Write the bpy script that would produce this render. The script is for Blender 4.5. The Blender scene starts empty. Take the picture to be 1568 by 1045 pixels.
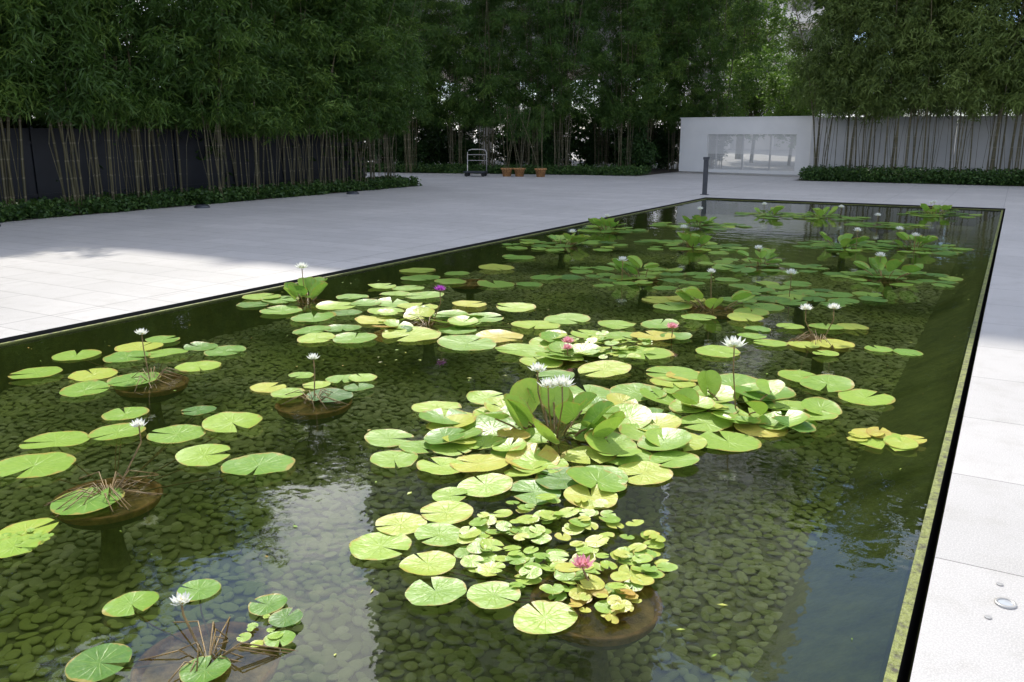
import bpy, math, random
import numpy as np
from mathutils import Vector, Matrix
random.seed(7); rng=np.random.default_rng(11)
S=bpy.context.scene
for vs in (S.view_settings,):
    vs.view_transform='Standard'; vs.look='None'; vs.exposure=0
WZ=-0.04
# ------------------------------------------------------------------ helpers
def link(o,parent=None):
    S.collection.objects.link(o)
    if parent: o.parent=parent
    return o
class MB:
    def __init__(s): s.v=[];s.f=[];s.m=[];s.c=[]
    def add(s,verts,faces,mat=0,cols=None):
        b=len(s.v); s.v+= [tuple(x) for x in verts]
        s.f+=[tuple(b+i for i in f) for f in faces]; s.m+=[mat]*len(faces)
        s.c+= cols if cols else [(0.5,0.5,0.5,1)]*len(verts)
    def box(s,x0,x1,y0,y1,z0,z1,mat=0):
        v=[(x,y,z) for z in (z0,z1) for y in (y0,y1) for x in (x0,x1)]
        s.add(v,[(0,2,3,1),(4,5,7,6),(0,1,5,4),(2,6,7,3),(0,4,6,2),(1,3,7,5)],mat)
    def tube(s,pts,rad,mat=0,n=6,cap=True,col=None):
        pts=[Vector(p) for p in pts]; vs=[]; k=len(pts)
        for i,p in enumerate(pts):
            d=(pts[min(i+1,k-1)]-pts[max(i-1,0)]).normalized()
            a=d.cross(Vector((0,0,1)) if abs(d.z)<.9 else Vector((1,0,0))).normalized(); b=d.cross(a)
            r=rad[i] if isinstance(rad,(list,tuple)) else rad
            for j in range(n):
                t=2*math.pi*j/n; vs.append(p+a*math.cos(t)*r+b*math.sin(t)*r)
        fs=[(i*n+j,i*n+(j+1)%n,(i+1)*n+(j+1)%n,(i+1)*n+j) for i in range(k-1) for j in range(n)]
        if cap: fs+=[tuple(range(n)),tuple(range((k-1)*n,k*n))]
        s.add(vs,fs,mat,[col]*len(vs) if col else None)
    def lathe(s,prof,c=(0,0,0),mat=0,n=32):
        vs=[(c[0]+r*math.cos(2*math.pi*j/n),c[1]+r*math.sin(2*math.pi*j/n),c[2]+z) for r,z in prof for j in range(n)]
        fs=[(i*n+j,i*n+(j+1)%n,(i+1)*n+(j+1)%n,(i+1)*n+j) for i in range(len(prof)-1) for j in range(n)]
        s.add(vs,fs,mat)
    def obj(s,name,mats,smooth=False,parent=None,loc=(0,0,0),rz=0,bevel=0):
        me=bpy.data.meshes.new(name); me.from_pydata(s.v,[],s.f)
        for m in mats: me.materials.append(m)
        me.polygons.foreach_set('material_index',s.m)
        if smooth: me.polygons.foreach_set('use_smooth',[True]*len(s.f))
        a=me.color_attributes.new('pad','FLOAT_COLOR','POINT')
        a.data.foreach_set('color',np.array(s.c,dtype=np.float32).ravel())
        me.update()
        o=bpy.data.objects.new(name,me); o.location=loc; o.rotation_euler[2]=rz
        if bevel:
            b=o.modifiers.new('bevel','BEVEL'); b.width=bevel; b.segments=2; b.limit_method='ANGLE'
        return link(o,parent)
class NT:
    def __init__(s,name):
        s.m=bpy.data.materials.new(name); s.m.use_nodes=True; s.t=s.m.node_tree; s.t.nodes.clear()
        s.out=s.n('ShaderNodeOutputMaterial')
    def n(s,k,ins=None,**kw):
        x=s.t.nodes.new(k)
        for a,b in kw.items(): setattr(x,a,b)
        for a,b in (ins or {}).items(): s.set(x,a,b)
        return x
    def set(s,x,a,b):
        if isinstance(b,bpy.types.NodeSocket): s.t.links.new(b,x.inputs[a])
        else: x.inputs[a].default_value=b
    def noise(s,vec,scale,detail=4,rough=.55):
        x=s.n('ShaderNodeTexNoise',{'Scale':scale,'Detail':detail,'Roughness':rough})
        if vec is not None: s.set(x,'Vector',vec)
        return x.outputs['Fac']
    def ramp(s,fac,stops,interp='LINEAR'):
        x=s.n('ShaderNodeValToRGB',{'Fac':fac}); cr=x.color_ramp; cr.interpolation=interp
        while len(cr.elements)<len(stops): cr.elements.new(.5)
        for e,(p,c) in zip(cr.elements,stops): e.position=p; e.color=(*c,1) if len(c)==3 else c
        return x.outputs['Color']
    def mix(s,f,a,b,bt='MIX'):
        x=s.n('ShaderNodeMix',data_type='RGBA',blend_type=bt); s.set(x,0,f)
        s.set(x,6,a if isinstance(a,bpy.types.NodeSocket) else (*a,1)); s.set(x,7,b if isinstance(b,bpy.types.NodeSocket) else (*b,1))
        return x.outputs[2]
    def math(s,op,a,b=0,c=None):
        x=s.n('ShaderNodeMath',operation=op); s.set(x,0,a); s.set(x,1,b)
        if c is not None: s.set(x,2,c)
        return x.outputs[0]
    def bump(s,h,st=.3,d=.01):
        return s.n('ShaderNodeBump',{'Height':h,'Strength':st,'Distance':d}).outputs[0]
    def pr(s,col,rough=.6,norm=None,**kw):
        x=s.n('ShaderNodeBsdfPrincipled'); s.set(x,'Base Color',col if isinstance(col,bpy.types.NodeSocket) else (*col,1)); s.set(x,'Roughness',rough)
        if norm: s.set(x,'Normal',norm)
        for a,b in kw.items(): s.set(x,a.replace('_',' '),b)
        return x.outputs[0]
    def fin(s,sh): s.t.links.new(sh,s.out.inputs[0]); return s.m
    def pos(s): return s.n('ShaderNodeNewGeometry').outputs['Position']
    def obj(s): return s.n('ShaderNodeTexCoord').outputs['Object']
# ------------------------------------------------------------------ materials
def simple(name,col,rough=.6,var=.25,scale=6,bumpst=.2,**kw):
    t=NT(name); p=t.obj(); f=t.noise(p,scale,6)
    f=t.ramp(f,[(.3,(0,0,0)),(.7,(1,1,1))])
    c=t.mix(f,tuple(x*(1-var) for x in col),tuple(min(1,x*(1+var)) for x in col))
    return t.fin(t.pr(c,rough,t.bump(t.noise(p,scale*8,3),bumpst,.005),**kw))
# paving
t=NT('granite_paving'); p=t.pos()
sep=t.n('ShaderNodeSeparateXYZ',{0:p}); 
def brk(loc,bw,rh,off,ms):
    mp=t.n('ShaderNodeMapping',{'Vector':p,'Location':loc})
    return t.n('ShaderNodeTexBrick',{'Vector':mp.outputs[0],'Color1':(.0,.0,.0,1),'Color2':(1,1,1,1),'Mortar':(.5,.5,.5,1),'Scale':1.0,'Mortar Size':ms,'Mortar Smooth':.1,'Brick Width':bw,'Row Height':rh},offset=off)
b1=brk((.35,-.49,0),1.3,.49,.37,.004); b2=brk((.13,-.49,0),1.28,.98,.0,.0035)
side=t.math('GREATER_THAN',sep.outputs[0],-3.0)
brc=t.mix(side,b1.outputs['Color'],b2.outputs['Color'])
brf=t.math('ADD',t.math('MULTIPLY',b1.outputs['Fac'],t.math('SUBTRACT',1.0,side)),t.math('MULTIPLY',b2.outputs['Fac'],side))
big=t.noise(p,.5,5); fine=t.noise(p,160,2,.7); mid=t.noise(p,4,8,.7)
c=t.mix(brc,(.43,.415,.395),(.52,.50,.475))
c=t.mix(t.ramp(big,[(.35,(0,0,0)),(.7,(1,1,1))]),c,t.mix(.6,c,(.33,.32,.30)))
c=t.mix(t.ramp(mid,[(.5,(0,0,0)),(.75,(.55,.55,.55))]),c,(.30,.28,.24))
c=t.mix(t.math('MULTIPLY',fine,.5),c,t.mix(t.ramp(fine,[(.42,(0,0,0)),(.6,(1,1,1))]),(.26,.255,.25),(.70,.68,.64)))
c=t.mix(t.math('MULTIPLY',brf,.8),c,(.10,.095,.085))
ln=t.math('LESS_THAN',t.math('ABSOLUTE',t.math('ADD',sep.outputs[0],7.42)),.006)
c=t.mix(t.math('MULTIPLY',ln,.8),c,(.09,.085,.08))
M_pave=t.fin(t.pr(c,.6,t.bump(t.math('SUBTRACT',t.math('MULTIPLY',fine,.3),brf),.35,.003)))
M_ground=simple('far_concrete_ground',(.30,.29,.26),.85,.3,.4)
M_soil=simple('garden_soil',(.045,.033,.02),.95,.4,3,.6)
# water
t=NT('pond_water'); p=t.pos()
n1=t.noise(p,2.2,3,.5); n2=t.noise(p,11,2,.5)
b=t.bump(t.math('ADD',n1,t.math('MULTIPLY',n2,.18)),.14,.035)
fr=t.n('ShaderNodeFresnel',{'IOR':1.47,'Normal':b}).outputs[0]
tr=t.n('ShaderNodeBsdfTransparent',{'Color':(.88,.93,.72,1)}).outputs[0]
mk=t.n('ShaderNodeBsdfDiffuse',{'Color':(.11,.17,.03,1)}).outputs[0]
tr=t.n('ShaderNodeMixShader',{0:.05,1:tr,2:mk}).outputs[0]
gl=t.n('ShaderNodeBsdfGlossy',{'Color':(1,1,1,1),'Roughness':.0,'Normal':b}).outputs[0]
M_water=t.fin(t.n('ShaderNodeMixShader',{0:fr,1:tr,2:gl}).outputs[0])
# pebbles
t=NT('river_pebble'); p=t.pos()
r=t.n('ShaderNodeObjectInfo').outputs['Random']
alg=t.noise(p,.9,4); 
c=t.ramp(r,[(0,(.19,.20,.10)),(.45,(.29,.30,.15)),(.8,(.38,.38,.22)),(1,(.50,.48,.34))])
c=t.mix(t.ramp(alg,[(.35,(0,0,0)),(.65,(.85,.85,.85))]),c,(.35,.40,.09))
c=t.mix(t.math('MULTIPLY',t.noise(p,60,3),.4),c,(.18,.20,.06))
M_peb=t.fin(t.pr(c,.8))
M_floor=simple('pool_floor_silt',(.16,.17,.06),.9,.4,5)
t=NT('mossy_pool_wall'); p=t.pos()
c=t.ramp(t.noise(p,5,7,.75),[(.3,(.06,.066,.02)),(.5,(.12,.135,.034)),(.72,(.20,.215,.06))])
M_moss=t.fin(t.pr(c,.85,t.bump(t.noise(p,50,4),.5,.01)))
t=NT('algae_lip'); p=t.pos()
c=t.ramp(t.noise(p,22,5,.7),[(.35,(.05,.045,.025)),(.5,(.16,.18,.035)),(.75,(.30,.34,.08))])
M_lip=t.fin(t.pr(c,.6,t.bump(t.noise(p,60,3),.6,.01)))
M_slot=simple('dark_slot',(.008,.008,.008),.9)
# lily pad
t=NT('lily_pad'); a=t.n('ShaderNodeVertexColor',layer_name='pad').outputs[0]
sp=t.n('ShaderNodeSeparateColor',{0:a}); R,G,B=sp.outputs
p=t.pos(); nz=t.noise(p,28,5,.65)
tint=t.math('ADD',R,t.math('MULTIPLY',t.math('SUBTRACT',nz,.5),.28))
c=t.ramp(tint,[(0,(.06,.16,.03)),(.3,(.18,.35,.05)),(.6,(.35,.51,.07)),(.82,(.53,.54,.09)),(1,(.52,.32,.07))])
vein=t.math('POWER',t.math('ABSOLUTE',t.math('COSINE',t.math('MULTIPLY',B,6.2832*7))),26)
vein=t.math('MULTIPLY',vein,t.math('SUBTRACT',1.0,G))
c=t.mix(t.math('MULTIPLY',vein,.45),c,(.46,.60,.16))
edge=t.math('MULTIPLY',t.ramp(t.math('ADD',G,t.math('MULTIPLY',t.math('SUBTRACT',t.noise(p,14,3),.5),.6)),[(.94,(0,0,0)),(1,(1,1,1))]),.65)
c=t.mix(edge,c,(.44,.28,.07))
spots=t.ramp(t.noise(p,75,2),[(.68,(0,0,0)),(.74,(.5,.5,.5))])
c=t.mix(spots,c,(.30,.22,.06))
bp=t.bump(t.math('ADD',t.noise(p,18,3),t.math('MULTIPLY',vein,.4)),.4,.012)
pr=t.pr(c,.38,bp,Specular_IOR_Level=.3)
tl=t.n('ShaderNodeBsdfTranslucent',{'Color':c}).outputs[0]
M_pad=t.fin(t.n('ShaderNodeMixShader',{0:.24,1:pr,2:tl}).outputs[0])
M_stem=simple('lily_stem',(.20,.13,.04),.5,.5,20)
def petal(name,c0,c1):
    t=NT(name); a=t.n('ShaderNodeVertexColor',layer_name='pad').outputs[0]
    g=t.n('ShaderNodeSeparateColor',{0:a}).outputs[1]; c=t.mix(g,c0,c1)
    tl=t.n('ShaderNodeBsdfTranslucent',{'Color':c}).outputs[0]
    return t.fin(t.n('ShaderNodeMixShader',{0:.35,1:t.pr(c,.5),2:tl}).outputs[0])
M_white=petal('white_petal',(.75,.78,.45),(.85,.86,.8))
M_pink=petal('pink_petal',(.75,.25,.35),(.8,.38,.45))
M_purp=petal('purple_petal',(.45,.1,.45),(.45,.08,.5))
M_yel=simple('stamen',(.8,.55,.05),.5)
LM=[M_pad,M_stem,M_white,M_pink,M_purp,M_yel]
M_terra=simple('terracotta',(.36,.18,.065),.8,.6,16,.5)
M_mud=simple('pot_mud',(.38,.23,.085),.9,.7,14,.8)
M_under=simple('shaded_clay_underside',(.07,.06,.028),.9,.6,14,.8)  # bowl undersides: shade and dark reflection painted into the clay colour
M_plinth=simple('algae_coated_stone',(.20,.21,.075),.9,.5,18,.8)
def leafmat(name,c0,c1,c2,trl=.3):
    t=NT(name); a=t.n('ShaderNodeAttribute',attribute_name='tint').outputs['Fac']
    r=t.n('ShaderNodeObjectInfo').outputs['Random']
    f=t.math('ADD',t.math('MULTIPLY',a,.8),t.math('MULTIPLY',r,.2))
    c=t.ramp(f,[(0,c0),(.6,c1),(1,c2)])
    tl=t.n('ShaderNodeBsdfTranslucent',{'Color':t.mix(.4,c,(.12,.24,.02))}).outputs[0]
    return t.fin(t.n('ShaderNodeMixShader',{0:trl,1:t.pr(c,.5,Specular_IOR_Level=.3),2:tl}).outputs[0])
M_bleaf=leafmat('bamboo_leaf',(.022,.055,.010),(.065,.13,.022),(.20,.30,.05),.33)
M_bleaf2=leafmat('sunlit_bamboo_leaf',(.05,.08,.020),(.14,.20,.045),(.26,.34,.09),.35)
M_cover=leafmat('ground_cover_leaf',(.02,.045,.012),(.045,.10,.022),(.10,.17,.035),.2)
M_bright=leafmat('garden_leaf',(.06,.12,.02),(.13,.23,.04),(.25,.35,.08),.4)
M_tall=leafmat('shade_tree_leaf',(.02,.04,.01),(.05,.085,.02),(.10,.14,.035),.25)
t=NT('bamboo_culm'); p=t.obj(); sx=t.n('ShaderNodeSeparateXYZ',{0:p})
ring=t.math('LESS_THAN',t.math('FRACT',t.math('MULTIPLY',sx.outputs[2],3.1)),.08)
c=t.mix(t.noise(p,2.5,4),(.025,.027,.011),(.14,.115,.045)); c=t.mix(t.math('MULTIPLY',ring,.6),c,(.22,.19,.12))
M_culm=t.fin(t.pr(c,.5))
# ------------------------------------------------------------------ ground, paving, pool
def ring(name,o,h,z,mat):
    b=MB(); x0,x1,y0,y1=o; a0,a1,c0,c1=h
    b.add([(x0,y0,z),(x1,y0,z),(x1,y1,z),(x0,y1,z),(a0,c0,z),(a1,c0,z),(a1,c1,z),(a0,c1,z)],
          [(0,1,5,4),(1,2,6,5),(2,3,7,6),(3,0,4,7)])
    return b.obj(name,[mat])
HX0,HX1,HY0,HY1=-6.90,-0.092,-5.07,21.87
PX0,PX1,PY0,PY1=-6.84,-0.165,-5.0,21.81
ring('ground',(-300,300,-200,600),(HX0,HX1,HY0,HY1),-.008,M_ground)
ring('paving',(-16.25,14,-14,31.4),(HX0,HX1,HY0,HY1),0,M_pave)
b=MB(); b.add([(-30,22.3,0),(-16.25,22.3,0),(-16.25,31.4,0),(-30,28.2,0)],[(0,1,2,3)]); 
b.add([(-12.7,31.4,0),(-6.8,31.4,0),(-6.8,36.5,0),(-12.7,36.5,0)],[(0,1,2,3)]); b.obj('paving',[M_pave])
# pool basin
b=MB(); F=-.42
b.box(HX0-.3,HX1+.3,HY0-.3,HY1+.3,F-.2,F-.1,0)
b.add([(PX0,PY0,F),(PX1,PY0,F),(PX1,PY1,F),(PX0,PY1,F)],[(0,1,2,3)],0)
def wall(x0,y0,x1,y1,z0,z1,m): b.add([(x0,y0,z0),(x1,y1,z0),(x1,y1,z1),(x0,y0,z1)],[(0,1,2,3)],m)
e=.036
for (x0,x1,y0,y1) in ((PX0,PX1,PY0,PY1),):
    wall(x0,y0,x0,y1,F,-.03,1);wall(x1,y0,x1,y1,F,-.03,1);wall(x0,y0,x1,y0,F,-.03,1);wall(x0,y1,x1,y1,F,-.03,1)
z=-.031
b.add([(PX0-e,PY0-e,z),(PX1+e,PY0-e,z),(PX1+e,PY1+e,z),(PX0-e,PY1+e,z),(PX0,PY0,z),(PX1,PY0,z),(PX1,PY1,z),(PX0,PY1,z)],[(0,1,5,4),(1,2,6,5),(2,3,7,6),(3,0,4,7)],2)
for (x0,x1,y0,y1) in ((PX0-e,PX1+e,PY0-e,PY1+e),(HX0,HX1,HY0,HY1)):
    zt=-.031 if x0>HX0 else -.002
    wall(x0,y0,x0,y1,-.5,zt,3);wall(x1,y0,x1,y1,-.5,zt,3);wall(x0,y0,x1,y0,-.5,zt,3);wall(x0,y1,x1,y1,-.5,zt,3)
b.add([(-.66,PY0,F+.004),(-.60,PY0,F+.05),(-.19,PY0,-.14),(PX1,PY0,-.06),(-.66,PY1,F+.004),(-.60,PY1,F+.05),(-.19,PY1,-.14),(PX1,PY1,-.06)],
      [(0,1,5,4),(1,2,6,5),(2,3,7,6)],1)
b.obj('pool_basin',[M_floor,M_moss,M_lip,M_slot])
b=MB(); b.add([(PX0,PY0,WZ),(PX1,PY0,WZ),(PX1,PY1,WZ),(PX0,PY1,WZ)],[(0,1,2,3)]); b.obj('pond_water',[M_water])
# pebbles through geometry nodes
b=MB(); b.add([(PX0+.02,.3,F+.012),(-.62,.3,F+.012),(-.62,14,F+.012),(PX0+.02,14,F+.012)],[(0,1,2,3)])
peb=b.obj('pond_pebbles',[M_peb])
ng=bpy.data.node_groups.new('pebbles','GeometryNodeTree')
ng.interface.new_socket('Geometry',in_out='INPUT',socket_type='NodeSocketGeometry')
ng.interface.new_socket('Geometry',in_out='OUTPUT',socket_type='NodeSocketGeometry')
N=ng.nodes; L=ng.links
gi=N.new('NodeGroupInput'); go=N.new('NodeGroupOutput')
dp=N.new('GeometryNodeDistributePointsOnFaces'); dp.distribute_method='POISSON'; dp.inputs['Distance Min'].default_value=.039; dp.inputs['Density Max'].default_value=850
ico=N.new('GeometryNodeMeshIcoSphere'); ico.inputs['Radius'].default_value=.030; ico.inputs['Subdivisions'].default_value=2
ss=N.new('GeometryNodeSetShadeSmooth'); sm=N.new('GeometryNodeSetMaterial'); sm.inputs['Material'].default_value=M_peb
ip=N.new('GeometryNodeInstanceOnPoints')
rs=N.new('FunctionNodeRandomValue'); rs.data_type='FLOAT_VECTOR'; rs.inputs[0].default_value=(.7,.6,.3); rs.inputs[1].default_value=(1.6,1.2,.55)
rr=N.new('FunctionNodeRandomValue'); rr.data_type='FLOAT_VECTOR'; rr.inputs[0].default_value=(-.25,-.25,0); rr.inputs[1].default_value=(.25,.25,6.28); rr.inputs['Seed'].default_value=5
L.new(gi.outputs[0],dp.inputs[0]); L.new(dp.outputs[0],ip.inputs['Points']); L.new(ico.outputs[0],ss.inputs[0]); L.new(ss.outputs[0],sm.inputs[0]); L.new(sm.outputs[0],ip.inputs['Instance'])
L.new(rs.outputs[0],ip.inputs['Scale']); L.new(rr.outputs[0],ip.inputs['Rotation']); L.new(ip.outputs[0],go.inputs[0])
md=peb.modifiers.new('pebbles','NODES'); md.node_group=ng
# ------------------------------------------------------------------ lilies
def pad(b,x,y,z,r,tint,ang=None,tilt=.04,fold=0.,cup=0.,notch=.16):
    ang=random.uniform(0,6.28) if ang is None else ang
    n=30; rings=(.0,.35,.7,.92,1.0); w1,w2,p1,p2=random.uniform(.01,.03),random.uniform(.005,.02),random.random()*6,random.random()*6
    ta=random.random()*6.28; tx,ty=math.cos(ta)*tilt*random.uniform(.3,1),math.sin(ta)*tilt*random.uniform(.3,1)
    el=random.uniform(.92,1.08); vs=[];cs=[]
    curl=random.uniform(.02,.09) if random.random()<.45 else 0; ca=random.random()*6.28
    for k,q in enumerate(rings):
        for j in range(n+1):
            hn=notch*(q**.6) if q>0 else notch
            a=hn+(2*math.pi-2*hn)*j/n
            rr=r*q*(1+w1*math.sin(3*a+p1)*q+w2*math.sin(7*a+p2)*q)
            lx,ly=rr*math.cos(a)*el,rr*math.sin(a)/el
            lz=cup*r*q*q*.5+ (math.sin(5*a+p1)*.012+math.sin(9*a+p2)*.006)*r*q**3
            if curl: lz+=curl*3*r*max(0,math.cos(a-ca)-.55)*q**3
            if fold: lz+=abs(ly)*fold; ly*=1/math.sqrt(1+fold*fold)
            gx=lx*math.cos(ang)-ly*math.sin(ang); gy=lx*math.sin(ang)+ly*math.cos(ang)
            vs.append((x+gx,y+gy,z+lz+gx*tx+gy*ty)); cs.append((tint,q,a/6.2832,1))
    m=n+1; fs=[(k*m+j,k*m+j+1,(k+1)*m+j+1,(k+1)*m+j) for k in range(len(rings)-1) for j in range(n)]
    b.add(vs,fs,0,cs)
def upright(b,x,y,z,r,tint,az,el):
    s=MB(); pad(s,0,0,0,r,tint,ang=math.pi,tilt=0,fold=random.uniform(.25,.8),cup=random.uniform(-.3,.5))
    M=Matrix.Translation((x,y,z))@Matrix.Rotation(az,4,'Z')@Matrix.Rotation(-el,4,'Y')@Matrix.Translation((r*.5,0,0))
    b.add([M@Vector(v) for v in s.v],s.f,0,s.c)
    b.tube([(x*.3+b.cx*.7,y*.3+b.cy*.7,-.1),(x*.7+b.cx*.3,y*.7+b.cy*.3,z*.55-.02),(x,y,z)],.005,1)
def flower(b,x,y,z,mat,r=.05,base=None,open_=1.):
    bx,by=base if base else (x,y)
    b.tube([(bx,by,-.2),(bx*.6+x*.4,by*.6+y*.4,-.02),(x+.004,y,z*.6),(x,y,z)],.0042,1)
    for k,(cnt,el,ln) in enumerate(((7,.35,1.),(8,.7,.95),(7,1.1,.8))):
        for j in range(cnt):
            a=6.283*j/cnt+k*.4+random.uniform(-.08,.08); e=el+(1-open_)*.5+random.uniform(-.08,.08)
            d=Vector((math.cos(a)*math.cos(e),math.sin(a)*math.cos(e),math.sin(e))); u=Vector((-math.sin(a),math.cos(a),0)); nn=d.cross(u)
            c=Vector((x,y,z)); l=r*ln; w=r*.2
            vs=[c+d*l*.08]+[c+d*l*.5-u*w-nn*w*.3,c+d*l*.5+nn*w*.1,c+d*l*.5+u*w-nn*w*.3,c+d*l+nn*.006]
            b.add(vs,[(0,2,1),(0,3,2),(1,2,4),(2,3,4)],mat,[(0,0 if i==0 else 1,0,1) for i in range(5)])
    for j in range(14):
        a=j*2.4; rr=r*.2*random.random(); b.tube([(x+rr*math.cos(a),y+rr*math.sin(a),z+.003),(x+rr*1.5*math.cos(a),y+rr*1.5*math.sin(a),z+r*.42)],.0016,5,n=4)
def bowl(x,y,R=.235,top=-.06):
    b=MB()
    b.lathe([(R*.20,-.115),(R*.55,-.105),(R*.82,-.075),(R*.97,-.035)],(0,0,0),2,40)
    b.lathe([(R*.97,-.035),(R*1.0,-.015),(R*1.03,0),(R*.96,.002),(R*.93,-.012),(R*.9,-.03)],(0,0,0),0,40)
    b.lathe([(R*.34,F-top+.008),(R*.26,-.3),(R*.2,-.2),(R*.20,-.115)],(0,0,0),3,20)
    n=40; vs=[(0,0,-.012)]
    for q in (.3,.6,.93):
        for j in range(n): vs.append((R*q*math.cos(6.283*j/n),R*q*math.sin(6.283*j/n),-.016+.010*math.sin(j*1.7+q*9)*(1-q)-.012*q))
    fs=[(0,1+j,1+(j+1)%n) for j in range(n)]
    for k in range(2):
        fs+=[(1+k*n+j,1+(k+1)*n+j,1+(k+1)*n+(j+1)%n,1+k*n+(j+1)%n) for j in range(n)]
    b.add(vs,fs,1)
    o=b.obj('terracotta_bowl',[M_terra,M_mud,M_under,M_plinth],True,loc=(x,y,top)); o.rotation_euler=(random.uniform(-.02,.02),random.uniform(-.02,.02),0)
RAW={
'A':"-207,160,23;-242,186,8;-253,166,9;-232,139,10;-212,191,7;-201,154,8;-199,187,6;-192,177,5",
'B':"-351,225,26;-350,214,16;-409,225,19;-434,252,17;-419,279,15;-388,294,16;-374,321,18;-347,278,15;-313,283,18;-444,302,13;-412,329,10",
'B2':"-338,166,18;-344,182,12;-332,170,10",
'C':"-495,359,25;-600,373,17;-574,326,17;-509,319,16;-538,345,16;-504,352,17;-558,386,17;-577,410,18;-584,438,14;-545,410,16;-494,398,16;-535,435,13;-510,437,16",
'D':"-368,382,24;-411,385,12;-388,380,11;-411,416,9;-363,391,15;-382,425,11;-369,431,10;-357,413,10;-386,404,9",
'E':"-600,622,26;-634,582,17;-653,611,20;-585,571,20;-538,564,20;-557,616,19;-570,655,17;-538,638,16;-587,725,16;-546,695,17;-628,613,19;-524,593,15",
'F':"-434,597,26;-504,526,17;-478,503,16;-451,519,19;-485,543,16;-482,584,19;-496,616,18;-419,553,25;-363,552,24;-518,654,18;-488,656,20;-513,701,20;-435,634,18;-352,584,20;-402,699,19;-401,638,18;-448,687,18;-347,638,22;-335,676,21;-397,588,17",
'G':"-527,809,30;-621,837,23;-581,788,23;-539,787,19;-485,798,22;-453,817,16;-546,899,24;-458,865,19;-567,993,22;-566,841,16;-557,732,18",
'H':"-280,578,23;-285,533,17;-312,552,20;-236,536,19;-259,505,14;-230,596,24;-263,577,15;-243,650,19;-227,660,14;-255,697,18;-268,641,16;-292,627,15;-286,674,17;-190,550,21;-307,587,18;-271,549,12",
'I':"-206,402,22;-282,349,14;-258,323,13;-257,345,12;-288,404,15;-255,377,13;-242,352,12;-232,328,13;-273,437,13;-250,412,16;-269,398,12;-217,340,15;-200,319,13;-233,369,14;-177,326,13;-172,344,14;-151,332,13;-157,356,14;-141,372,14;-158,390,14;-134,395,13;-140,422,15;-163,427,14;-175,380,14;-191,355,15;-209,363,14;-220,476,19;-188,452,16;-167,457,16;-221,448,16;-194,494,19;-138,461,15;-189,412,14;-214,386,14",
'J':"-128,494,24;-118,438,17;-166,514,17;-147,544,21;-120,538,17;-98,487,18;-92,576,18;-65,557,17;-104,515,14;-108,468,15;-142,486,16;-182,527,15;-111,586,16;-118,486,16;-177,552,18",
'S':"-60,470,0;-44,482,17",
'K':"-114,257,13;-123,234,11;-145,236,10;-165,228,11;-205,246,13;-180,244,11;-189,265,11;-199,285,12;-210,266,11;-209,302,9;-166,259,6;-98,287,4;-106,250,5",
'L':"-122,708,21;-176,723,12;-172,689,12;-153,674,13;-129,683,13;-110,699,17;-153,742,12;-126,758,14;-106,769,14;-76,699,11;-55,700,11;-108,660,10;-181,626,18",
'M':"-238,794,25;-295,807,20;-271,775,19;-234,741,16;-199,789,18;-195,820,20;-196,757,17;-226,840,18;-273,820,19;-196,865,17",
}
FAR=[(-363,931,.9),(-583,1152,.85),(-608,1379,.55),(-494,1534,.8),(-404,1230,.8),(-267,1093,.65),(-181,915,.7),(-210,1343,.6),(-118,1074,.7),(-116,1381,.8),(-202,1704,.6),(-137,2000,.8),(-427,1798,.75),(-328,1822,.7)]
TI={'A':.33,'B':.36,'B2':.4,'C':.45,'D':.38,'E':.42,'F':.48,'G':.38,'H':.51,'I':.48,'J':.46,'K':.54,'L':.48,'M':.46,'S':.78}
FL={'A':[(-2.2,1.62,.10,2,.04)],'B':[(-3.58,2.5,.2,2,.045)],'C':[(-5.1,3.66,.25,2,.05)],'D':[(-3.74,3.9,.2,2,.045)],'E':[(-6.03,6.2,.30,2,.075)],
'F':[(-4.22,6.0,.27,4,.06)],'H':[(-2.80,5.66,.05,3,.06),(-2.27,6.5,.06,3,.06),(-2.75,5.55,.03,3,.05)],'I':[(-2.19,4.05,.30,2,.06),(-2.07,3.95,.25,2,.065),(-2.0,3.98,.26,2,.075)],
'J':[(-1.33,4.93,.36,2,.08)],'K':[(-1.22,2.62,.03,3,.05)],'L':[(-1.33,7.0,.22,2,.06),(-1.14,7.15,.22,2,.06)],'M':[(-2.42,7.98,.30,2,.05)]}
UP={'E':7,'I':14,'J':4,'M':7}
def stemto(b,cx,cy,x,y):
    b.tube([(cx,cy,-.08),(cx+(x-cx)*.3,cy+(y-cy)*.3+.02,-.06),(cx+(x-cx)*.7,cy+(y-cy)*.7,-.055),(x,y,-.045)],.0035,1,n=5)
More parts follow.
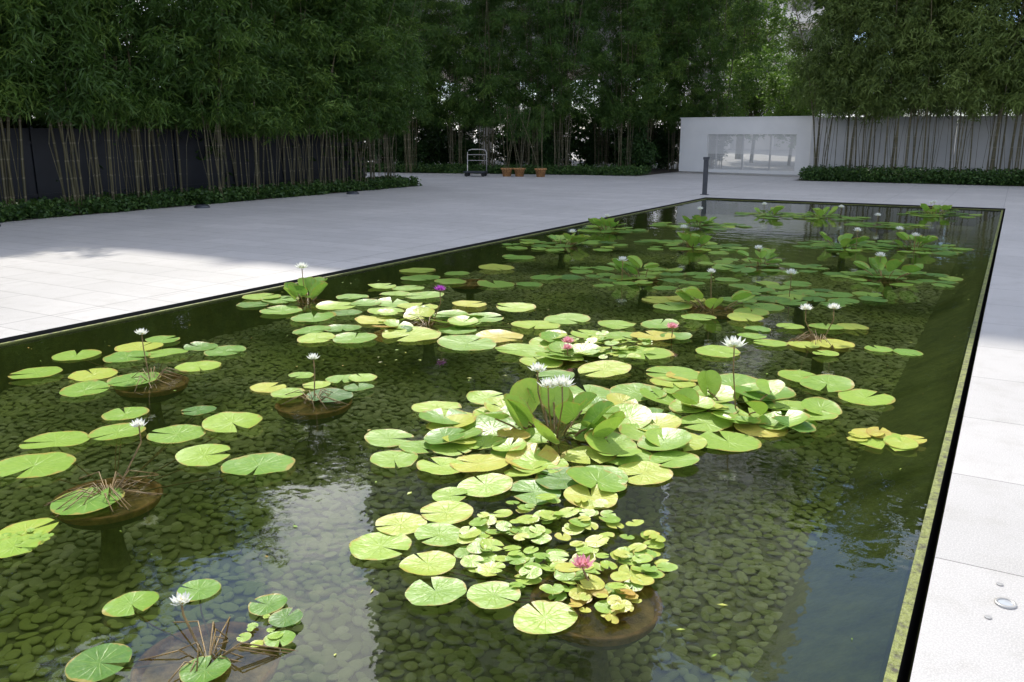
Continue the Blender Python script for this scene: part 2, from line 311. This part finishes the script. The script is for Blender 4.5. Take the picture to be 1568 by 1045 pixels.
for key,raw in RAW.items():
    L_=[tuple(float(q)/100 for q in s.split(',')) for s in raw.split(';')]
    cx,cy,_=L_[0]; b=MB(); b.cx,b.cy=cx,cy
    for i,(x,y,r) in enumerate(L_[1:]):
        ti=TI[key]+random.gauss(-.02,.15)
        if random.random()<.10 and key not in 'AKB': ti=random.uniform(.7,.9)
        pad(b,x,y,WZ+.006+.0018*((i*7)%9),r*(.98),ti,tilt=.07 if key in 'IJHF' else .025,cup=.05,notch=random.uniform(.05,.22))
        stemto(b,cx,cy,x,y)
    if key=='S':
        for i in range(7):
            pad(b,-.44+random.uniform(-.15,.13),4.82+random.uniform(-.08,.08),WZ+.012+.002*i,random.uniform(.05,.09),random.uniform(.6,.9),tilt=.12)
    if key in('I','J','H','F'):
        for i in range({'I':26,'J':16,'H':9,'F':12}[key]):
            a=random.random()*6.28; q=random.uniform(.2,.75)*{'I':1.,'J':.75,'H':.6,'F':.8}[key]
            pad(b,cx+q*math.cos(a),cy+q*math.sin(a),WZ+.012+random.random()*.035,random.uniform(.09,.15),TI[key]+random.gauss(0,.18),tilt=.26,cup=.2)
    if key=='K':
        for i in range(150):
            q=.42*math.sqrt(random.random()); a=random.random()*6.28
            pad(b,-1.41+q*math.cos(a),2.85+q*math.sin(a),WZ+.008+random.random()*.03,random.uniform(.025,.05),random.uniform(.38,.8),tilt=.18,notch=.25)
        for i in range(26):
            q=.12*math.sqrt(random.random()); a=random.random()*6.28
            pad(b,-1.09+q*math.cos(a),2.52+q*math.sin(a),WZ+.008+random.random()*.03,random.uniform(.02,.035),random.uniform(.7,1.0),tilt=.3,notch=.25)
    if key=='H':
        for i in range(60):
            q=.38*math.sqrt(random.random()); a=random.random()*6.28
            pad(b,-2.62+q*math.cos(a),5.95+q*math.sin(a),WZ+.01+random.random()*.04,random.uniform(.03,.06),random.uniform(.4,.75),tilt=.3,notch=.25)
    if key in('A','B2'):
        for i in range(14 if key=='A' else 60):
            c0=(-2.0,1.80,.09) if key=='A' else (-3.36,1.73,.12); q=c0[2]*math.sqrt(random.random()); a=random.random()*6.28
            pad(b,c0[0]+q*math.cos(a),c0[1]+q*math.sin(a),WZ+.01+random.random()*.01,random.uniform(.012,.026),random.uniform(.4,.7),tilt=.1,notch=.2)
    for i in range(UP.get(key,0)):
        a=random.random()*6.28; q=random.uniform(.08,.36)
        upright(b,cx+q*math.cos(a),cy+q*math.sin(a),random.uniform(.0,.08),random.uniform(.08,.115),TI[key]-.02+random.gauss(0,.07),a+random.gauss(0,.5),random.uniform(.1,1.05))
    if key in('A','B','C','D','F','L'):
        for i in range(16 if key!='B' else 34):
            a=random.random()*6.28; q=random.uniform(.08,.3); h=random.uniform(-.03,.04)
            b.tube([(cx,cy,-.07),(cx+q*.4*math.cos(a),cy+q*.4*math.sin(a),h),(cx+q*math.cos(a+.2),cy+q*math.sin(a+.2),-.045)],.0026,1,n=5)
    for (x,y,h,m,r) in FL.get(key,[]): flower(b,x,y,h,m,r*1.15,base=(cx,cy) if key not in('H',) else (x,y))
    b.obj('water_lily_plant',LM,True)
    if key not in('B2','S'): bowl(cx,cy,.235 if key!='A' else .225)
for k,(x,y,RR) in enumerate(FAR):
    x/=100;y/=100; b=MB(); b.cx,b.cy=x,y; pts=[]
    for i in range(400):
        q=RR*random.random()**.6; a=random.random()*6.28; px,py=x+q*math.cos(a)*1.1,y+q*math.sin(a)*.9
        if px>PX1-.25 or py>PY1-.2 or px<PX0+.25: continue
        if all((px-u)**2+(py-v)**2>.20**2 for u,v in pts): pts.append((px,py))
        if len(pts)>19*RR+5: break
    for i,(px,py) in enumerate(pts):
        pad(b,px,py,WZ+.006+.0018*(i%8),random.uniform(.10,.17),random.gauss(.30 if y>8.5 else .4,.12),tilt=.04)
        if i%3==0: stemto(b,x,y,px,py)
    for i in range(random.choice((4,7,9)) if k not in(6,10) else 0):
        a=random.random()*6.28; q=random.uniform(.05,.32)
        upright(b,x+q*math.cos(a),y+q*math.sin(a),random.uniform(.0,.08),random.uniform(.08,.12),random.gauss(.38,.06),a,random.uniform(.1,1.0))
    for i in range(2 if k in(9,11) else 1):
        flower(b,x+random.uniform(-.3,.3),y+random.uniform(-.3,.3),random.uniform(.14,.26),2,.08)
    b.obj('water_lily_plant',LM,True); bowl(x,y)
# small floating bits (fallen petals, bamboo leaves)
b=MB()
for i in range(320):
    x=random.uniform(-6.7,-.25); y=random.uniform(.5,12); a=random.random()*6.28; l=random.uniform(.004,.02); w=l*random.uniform(.15,.6); z=WZ+.0035
    dx,dy=math.cos(a),math.sin(a)
    b.add([(x-dx*l,y-dy*l,z),(x+dy*w,y-dx*w,z+.001),(x+dx*l,y+dy*l,z),(x-dy*w,y+dx*w,z+.001)],[(0,1,2,3)],0,[(random.uniform(.4,1),.2,.1,1)]*4)
b.obj('floating_leaf_litter',[M_pad])
# ------------------------------------------------------------------ leaf clouds
def leafarr(P,nper,l0,l1,w,droop=.6,spread=.05):
    P=np.repeat(P,nper,axis=0); m=len(P); P=P+rng.normal(0,spread,(m,3))
    d=rng.normal(0,1,(m,3)); d[:,2]=-droop+rng.normal(0,.45,m); d/=np.linalg.norm(d,axis=1)[:,None]
    s=np.cross(d,rng.normal(0,1,(m,3))); s/=np.linalg.norm(s,axis=1)[:,None]
    l=rng.uniform(l0,l1,m)[:,None]; ww=w*rng.uniform(.7,1.2,m)[:,None]
    v=np.stack([P,P+d*l*.4+s*ww,P+d*l-np.array([0,0,1])*l*.12,P+d*l*.4-s*ww],1).reshape(-1,3)
    return v,np.arange(m*4).reshape(-1,4),m
def leafmesh(name,v,f,tint,mats,extra=None):
    vv=v; ff=[tuple(x) for x in f.tolist()]; mi=[0]*len(ff); tt=np.repeat(tint,4)
    if extra and extra.v:
        base=len(v); vv=np.concatenate([v,np.array(extra.v)]); ff+= [tuple(i+base for i in q) for q in extra.f]; mi+=[1]*len(extra.f); tt=np.concatenate([tt,np.full(len(extra.v),.5)])
    me=bpy.data.meshes.new(name); me.from_pydata(vv.tolist(),[],ff)
    for m in mats: me.materials.append(m)
    me.polygons.foreach_set('material_index',mi)
    a=me.attributes.new('tint','FLOAT','POINT'); a.data.foreach_set('value',tt.astype(np.float32)); me.update()
    return me
def bamboo(h=8.6,nc=6,ncl=150,spr=18,lo=2.0,R=1.25,lm=None,thin=6):
    ex=MB(); tips=[]
    for i in range(nc):
        a=random.random()*6.28; q=random.uniform(.05,.42); x,y=q*math.cos(a),q*math.sin(a)
        lx,ly=random.gauss(0,.4)+x*.8,random.gauss(0,.4)+y*.8; hh=h*random.uniform(.75,1.0)
        pts=[(x+lx*(s**2)*1.2+lx*.35*s,y+ly*(s**2)*1.2+ly*.35*s,hh*s) for s in (0,.12,.25,.4,.6,.8,1)]
        r0=random.uniform(.012,.026); ex.tube(pts,[r0,r0,r0*.95,r0*.85,r0*.7,r0*.45,r0*.15],n=7,cap=False); tips.append(pts)
    for i in range(thin):
        a=random.random()*6.28; q=random.uniform(.1,.5); x,y=q*math.cos(a),q*math.sin(a)
        ex.tube([(x,y,0),(x*1.2+random.gauss(0,.1),y*1.2,1.3),(x*1.5+random.gauss(0,.25),y*1.5,2.8)],.007,n=5,cap=False)
    C=[]
    for i in range(ncl):
        pts=random.choice(tips); z=lo+(h-lo)*random.random()**1.15
        c=np.array(pts[min(6,int(z/h*6.9))]); a=random.random()*6.28
        prof=R*min(1,.55+ (z-lo)/1.6*.45)*(1.0 if z<h*.7 else max(.25,1-(z-h*.7)/(h*.34)))
        q=prof*random.random()**.5
        C.append((c[0]*.5+q*math.cos(a),c[1]*.5+q*math.sin(a),z-q*.25))
        if i%3==0: ex.tube([(c[0],c[1],max(.3,z-.3)),(C[-1][0],C[-1][1],C[-1][2])],.005,n=4,cap=False)
    C=np.array(C); ct=rng.uniform(0,1,len(C))
    P=np.repeat(C,spr,axis=0)+rng.normal(0,1,(len(C)*spr,3))*np.array([.18,.18,.13])
    P[:,2]=np.maximum(P[:,2],lo-.5+rng.uniform(0,.6,len(P)))
    v,f,m=leafarr(P,8,.13,.25,.0175,.65)
    tint=np.clip(np.repeat(np.repeat(ct,spr),8)*.6+rng.uniform(0,.4,m),0,1)
    return leafmesh('bamboo',v,f,tint,[lm or M_bleaf,M_culm],ex)
BM=[bamboo() for _ in range(5)]
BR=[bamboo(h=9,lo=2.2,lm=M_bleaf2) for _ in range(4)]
BG=[bamboo(h=11,nc=7,ncl=170,spr=15,lo=2.3,R=1.7) for _ in range(3)]
def shrubmesh(h,R,n):
    C=rng.normal(0,1,(n,3)); C/=np.linalg.norm(C,axis=1)[:,None]; C*=(rng.random(n)**.4)[:,None]*np.array([R,R,h*.5]); C[:,2]+=h*.5
    P=np.repeat(C,12,axis=0)+rng.normal(0,.12,(n*12,3)); v,f,m=leafarr(P,5,.12,.22,.045,.3)
    ex=MB()
    for c in C[::6]: ex.tube([(0,0,0),(c[0]*.5,c[1]*.5,c[2]*.6),tuple(c)],[.02,.012,.005],n=5,cap=False)
    return leafmesh('shrub',v,f,rng.uniform(0,.6,m),[M_cover,M_culm],ex)
SH=[shrubmesh(2.6,1.1,90) for _ in range(3)]
def plant(me,x,y,s=1,sz=1,name='bamboo_plant'):
    o=bpy.data.objects.new(name,me.copy()); o.location=(x,y,0); o.rotation_euler=(0,0,random.random()*6.28); o.scale=(s,s,s*sz); link(o)
y=2.5
while y<22.0:
    plant(random.choice(BM),-16.95+random.gauss(0,.15),y,random.uniform(.98,1.12),random.uniform(.97,1.12)*(1 if y<15 else .86)); y+=random.uniform(.75,1.05)
y=1.5
while y<22: plant(random.choice(SH),-19.2+random.gauss(0,.2),y,random.uniform(1,1.25),name='shrub'); y+=1.4
y=7.
while y<24: plant(random.choice(BG),-20.6+random.gauss(0,.3),y,random.uniform(.75,.85)*(1 if y<15 else .85)); y+=2.0
x=-6.1
while x<5:
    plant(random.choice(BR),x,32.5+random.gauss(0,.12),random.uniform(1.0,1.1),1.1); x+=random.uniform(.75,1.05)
for k in range(2):
    x=-31.
    while x<-12.4:
        yy=29.9+(x+25)*.26+k*3.2+random.gauss(0,.45)
        if not(k==0 and x>-13.6): plant(random.choice(BG),x,yy,random.uniform(.85,1.1),1.0)
        x+=random.uniform(1.2,2.1)
for x,y in((-13.2,37),(-11.5,37.4),(-15,38.5)): plant(random.choice(BG),x,y,1.05)
for x in(-3.5,0): plant(random.choice(BG),x,37,1.1)
x=-31
while x<-12.6:
    plant(random.choice(SH),x,36.6+(x+25)*.26+random.gauss(0,.4),random.uniform(.85,1.25),name='shrub'); x+=random.choice((1.1,1.2,1.3,1.9))
x=-30
while x<-13.4:
    plant(random.choice(SH),x,31.2+(x+25)*.26+random.gauss(0,.4),random.uniform(.4,.75),name='shrub'); x+=random.choice((1.8,2.6,3.6))
# trees beyond the wall
def tree(name,x,y,h,R,n,mat,l0=.12,l1=.22,w=.04,sg=.22,cz=.68,fl=1.1):
    ex=MB(); k=h/6; ex.tube([(0,0,0),(.1,0,h*.3),(-.05,.1,h*.6),(0,0,h*.9)],[.12*k,.10*k,.07*k,.03*k],n=8)
    C=[]
    for i in range(n):
        d=rng.normal(0,1,3); d/=np.linalg.norm(d); q=R*rng.random()**.4; c=np.array([0,0,h*cz])+d*q*np.array([1,1,fl]); C.append(c)
        if i%4==0: ex.tube([(0,0,h*.4),tuple(c*.6+np.array([0,0,h*.2])),tuple(c)],[.035*k,.02*k,.008*k],n=5,cap=False)
    C=np.array(C); P=np.repeat(C,16,axis=0)+rng.normal(0,sg,(n*16,3))
    v,f,m=leafarr(P,6,l0,l1,w,.3)
    o=bpy.data.objects.new(name,leafmesh(name,v,f,rng.uniform(0,1,m),[mat,M_culm],ex)); o.location=(x,y,0); link(o)
tree('garden_tree',-13.2,50,5.5,2.2,150,M_bright); tree('garden_tree',-10.2,46,4.4,1.7,110,M_bright); tree('garden_tree',-12.6,60,7.0,2.0,110,M_bright)
tree('garden_tree',-15.9,57,12.5,2.7,150,M_bright,.2,.32,.05,.3,.7,1.5)
for x,y,h,R in((-18.6,47,17,4.6),(-5.2,44,19,5.2),(3.5,43,20,6),(12,42,18,6)):
    tree('shade_tree',x,y,h,R,240,M_tall,.28,.5,.10,.45,.66,1.25)
# ground cover strips
def cover(name,poly_fn,n,h):
    P=np.array([poly_fn() for _ in range(n)]); P=np.c_[P,rng.uniform(.03,h,n)*rng.uniform(.6,1.2,n)]
    v,f,m=leafarr(P,5,.06,.11,.032,.1,.04)
    o=bpy.data.objects.new(name,leafmesh(name,v,f,rng.uniform(0,1,m),[M_cover,M_culm])); link(o)
def sh(u): return .22*math.sin(u*2.3)*.5+.12*math.sin(u*5.1)+.06*math.sin(u*13)
def lf():
    y=random.uniform(2,22.2); return (random.uniform(-17.6,-16.28+.0+sh(y)*.6),y)
cover('ground_cover',lf,15000,.24)
def rf():
    x=random.uniform(-6.6,7); return (x,random.uniform(31.45+sh(x)*.3,33.0))
cover('ground_cover',rf,9000,.42)
def cf():
    x=random.uniform(-28,-12.9); return (x,28.7+(x+25)*.26+random.random()*1.6)
cover('ground_cover',cf,8000,.3)
b=MB(); b.add([(-21.2,1,.004),(-16.3,1,.004),(-16.3,22.2,.004),(-21.2,22.2,.004)],[(0,1,2,3)])
b.add([(-6.7,31.45,.006),(9,31.45,.006),(9,33.6,.006),(-6.7,33.6,.006)],[(0,1,2,3)])
b.add([(-32,26.9,.008),(-12.75,31.9,.008),(-12.75,39,.008),(-32,39,.008)],[(0,1,2,3)])
b.obj('planting_bed_soil',[M_soil])
# ------------------------------------------------------------------ walls and gate
M_navy=simple('dark_fence_paint',(.006,.008,.014),.5,.3,3)
M_wall=simple('white_render',(.48,.475,.46),.7,.1,1.2)
M_gate=simple('gate_white_paint',(.66,.65,.62),.5,.06,1)
M_post=simple('galvanised_post',(.35,.33,.3),.4,.1,3)
b=MB(); y=0
while y<21.0:
    b.box(-18.05,-18.0,y+.01,y+1.79,.02,1.95 if y<9 else 1.72); b.box(-17.995,-17.96,y-.03,y+.03,0,1.98 if y<9 else 1.75); y+=1.8
b.box(-17.99,-17.97,0,21.6,.3,.36); b.box(-17.99,-17.97,0,21.6,1.4,1.46)
b.obj('dark_fence',[M_navy])
b=MB(); x=-6.72
while x<12:
    b.box(x+.006,x+2.39,33.7,33.85,.02,2.12); x+=2.4
b.box(-6.72,12,33.66,33.89,2.122,2.2,0); b.box(-6.72,12,33.71,33.84,0,.9,0)
b.obj('garden_wall',[M_wall])
g=bpy.data.objects.new('sliding_gate',None); link(g); g.location=(-12.25,35.0,0); g.rotation_euler[2]=math.atan2(-.95,5.45)
W_=5.53
b=MB(); b.box(0,1.25,0,.12,.08,2.22); b.box(4.98,W_,0,.12,.08,2.22); b.box(1.252,4.978,0,.12,1.58,2.22); b.box(1.252,4.978,0,.12,.08,.2)
b.box(-.04,W_+.02,-.02,.14,2.222,2.26); b.obj('frame',[M_gate],parent=g)
b=MB()
for i in range(56): b.box(1.25,4.98,.05,.056,.205+i*.0245,.205+i*.0245+(.0175 if i>24 else .0125))
b.obj('slat_mesh',[M_gate],parent=g)
b=MB()
for x in(1.6,2.75,3.9): b.box(x,x+.06,.07,.11,.2,1.58)
b.obj('mullions',[M_post],parent=g)
b=MB(); b.box(-.2,W_+.1,-.06,.2,0,.03); b.obj('track',[M_post],parent=g)
# bollard
M_dark=simple('charcoal_metal',(.05,.055,.065),.4,.2,5,Metallic=.3)
b=MB(); b.box(-.055,.055,-.045,.045,.012,.93); b.box(-.07,.07,-.06,.06,.932,1.0); b.box(-.10,.10,-.09,.09,.0,.012); b.box(-.04,.04,-.05,-.0452,.80,.90)
b.obj('bollard',[M_dark],loc=(-7.22,22.79,0),bevel=.006)
# luggage trolley
M_steel=simple('pale_steel',(.5,.48,.44),.35,.1,4,Metallic=.5)
M_rub=simple('black_rubber',(.02,.02,.02),.7)
tr=bpy.data.objects.new('platform_trolley',None); link(tr); tr.location=(-18.1,28.3,0); tr.rotation_euler[2]=.35
b=MB(); b.box(-.42,.42,-.28,.28,.16,.2); b.box(-.44,.44,-.3,.3,.145,.158); b.obj('deck',[M_dark],parent=tr,bevel=.005)
b=MB(); b.tube([(-.38,.25,.18),(-.38,.26,.9),(-.33,.27,.99),(-.2,.27,1.02),(.2,.27,1.02),(.33,.27,.99),(.38,.26,.9),(.38,.25,.18)],.018,n=8)
b.tube([(-.38,.255,.6),(.38,.255,.6)],.012,n=8); b.tube([(-.38,.255,.82),(.38,.255,.82)],.012,n=8); b.obj('handle',[M_steel],True,parent=tr)
b=MB()
for x in(-.33,.33):
    for y in(-.2,.2): b.tube([(x,y-.02,.07),(x,y+.02,.07)],.07,n=16); b.box(x-.03,x+.03,y-.03,y+.03,.14,.146)
b.obj('wheels',[M_rub],parent=tr)
# terracotta planters
for (x,y) in((-17.05,28.9),(-16.6,29.1),(-15.75,29.25)):
    p_=bpy.data.objects.new('potted_plant',None); link(p_); p_.location=(x,y,0)
    b=MB(); b.lathe([(0,0),(.16,0),(.2,.26),(.235,.262),(.24,.32),(.205,.322),(.2,.27),(0,.27)],n=28); b.obj('pot',[M_terra],True,parent=p_)
    ex=MB(); P=[]
    for i in range(4):
        a=random.random()*6.28; q=.07; tx,ty=random.gauss(0,.3),random.gauss(0,.3)
        ex.tube([(q*math.cos(a),q*math.sin(a),.26),(tx*.4,ty*.4,1.2),(tx,ty,2.6)],.012,n=6); 
        for k in range(14): s=random.uniform(.5,1); P.append((tx*s+random.gauss(0,.15),ty*s+random.gauss(0,.15),.26+2.3*s))
    v,f,m=leafarr(np.array(P),10,.1,.2,.012)
    o=bpy.data.objects.new('shoots',leafmesh('shoots',v,f,rng.uniform(0,.6,m),[M_bleaf,M_culm],ex)); link(o,p_)
# recessed ground lights
M_lens=simple('frosted_lens',(.45,.47,.48),.15,.05)
def uplight(x,y,r):
    b=MB(); b.lathe([(r*1.0,.001),(r*1.0,.006),(r*.72,.007),(r*.7,.003)],n=28,mat=0); b.lathe([(r*.7,.0035),(r*.3,.006),(.0001,.007)],n=28,mat=1)
    b.obj('recessed_ground_light',[M_steel,M_lens],True,loc=(x,y,0))
uplight(.15,3.18,.035)
for x,y in((.13,3.32),(.10,3.05)):
    b=MB(); b.lathe([(.012,.001),(.012,.004),(.0001,.0045)],n=14); b.obj('paving_screw',[M_steel],loc=(x,y,0))
for x,y in((-15.6,13.05),(-15.64,18.19),(-15.6,8.4)):
    b=MB(); b.lathe([(.17,.001),(.17,.03),(.13,.06),(.06,.075),(.0001,.08)],n=24); b.obj('recessed_ground_light',[M_dark],True,loc=(x,y,0))
# ------------------------------------------------------------------ apartment buildings
M_conc=simple('tower_render',(.42,.40,.37),.8,.12,.3)
M_conc2=simple('hazy_tower_render',(.68,.65,.60),.8,.08,.3)  # far tower: distance haze is put into this pale wall colour
M_win=simple('window_glass',(.03,.04,.05),.12,.2,1)
M_win2=simple('pale_window_glass',(.22,.22,.21),.12,.2,1)  # lighter glass, low contrast against the far tower's wall
def tower(x0,x1,y0,y1,z0,h,mat,win,bay=3.5):
    b=MB(); b.box(x0,x1,y0,y1,z0,h,0); z=z0+3.1
    while z<h:
        b.box(x0-.25,x1+.25,y0-1.1,y0-.003,z-.2,z,0); b.box(x0-.2,x1+.2,y0-1.1,y0-1.04,z+.003,z+.95,0); z+=3.1
    n=int((x1-x0)/bay); 
    for i in range(n):
        xa=x0+(x1-x0)*(i+.18)/n; xb=x0+(x1-x0)*(i+.82)/n; z=z0+3.1
        while z<h-2.6:
            b.box(xa,xb,y0-.06,y0-.004,z+.15,z+2.4,1); z+=3.1
        b.box(x0+(x1-x0)*i/n-.15,x0+(x1-x0)*i/n+.15,y0-1.0,y0-.005,z0+.01,h,0)
    if z0>1:
        for i in range(n+1):
            xc=x0+.5+(x1-x0-1)*i/n
            for yc in(y0+.6,y1-.6): b.box(xc-.3,xc+.3,yc-.3,yc+.3,0,z0-.004,0)
    b.box(x0+2,x1-2,y0+2,y1-2,h+.005,h+2.5,0)
    b.obj('apartment_building',[mat,win])
tower(-34,-18,41,52,5,40.5,M_conc,M_win); tower(-31,-17.5,92,106,0,62,M_conc2,M_win2)
# ------------------------------------------------------------------ light
el=math.radians(46); hz=Vector((-.55,.835)); hz.normalize()
sv=Vector((hz.x*math.cos(el),hz.y*math.cos(el),math.sin(el)))
sd=bpy.data.lights.new('sun','SUN'); sd.energy=5.0; sd.angle=math.radians(.53); sd.color=(1,.95,.86)
so=bpy.data.objects.new('sun',sd); so.rotation_euler=sv.to_track_quat('Z','Y').to_euler(); link(so)
w=bpy.data.worlds.new('World'); S.world=w; w.use_nodes=True; nt=w.node_tree; nt.nodes.clear()
sky=nt.nodes.new('ShaderNodeTexSky'); sky.sky_type='NISHITA'; sky.sun_disc=False; sky.sun_elevation=el; sky.sun_rotation=math.atan2(hz.x,hz.y)
tc=nt.nodes.new('ShaderNodeTexCoord'); nz=nt.nodes.new('ShaderNodeTexNoise'); nz.inputs['Scale'].default_value=3.8; nz.inputs['Detail'].default_value=7; nz.inputs['Roughness'].default_value=.52
mp=nt.nodes.new('ShaderNodeMapping'); mp.inputs['Location'].default_value=(3.1,1.7,.4)
cr=nt.nodes.new('ShaderNodeValToRGB'); cr.color_ramp.elements[0].position=.49; cr.color_ramp.elements[1].position=.60
mx=nt.nodes.new('ShaderNodeMix'); mx.data_type='RGBA'; mx.inputs[7].default_value=(17,17,17.5,1)
tn=nt.nodes.new('ShaderNodeMix'); tn.data_type='RGBA'; tn.blend_type='MULTIPLY'; tn.inputs[0].default_value=1; tn.inputs[7].default_value=(.76,.93,1.22,1)
bg=nt.nodes.new('ShaderNodeBackground'); bg.inputs[1].default_value=.15; ow=nt.nodes.new('ShaderNodeOutputWorld')
k=nt.links.new; k(tc.outputs['Generated'],mp.inputs[0]); k(mp.outputs[0],nz.inputs['Vector']); k(nz.outputs['Fac'],cr.inputs[0]); k(cr.outputs[0],mx.inputs[0]); k(sky.outputs[0],tn.inputs[6]); k(tn.outputs[2],mx.inputs[6]); k(mx.outputs[2],bg.inputs[0]); k(bg.outputs[0],ow.inputs[0])
# ------------------------------------------------------------------ camera
cd=bpy.data.cameras.new('camera'); cd.sensor_width=36; cd.lens=29.85; cd.clip_end=1500; cd.clip_start=.05
co=bpy.data.objects.new('camera',cd); co.location=(0,0,1.6); co.rotation_euler=(math.radians(76.3),0,math.radians(30.2)); link(co)
S.camera=co
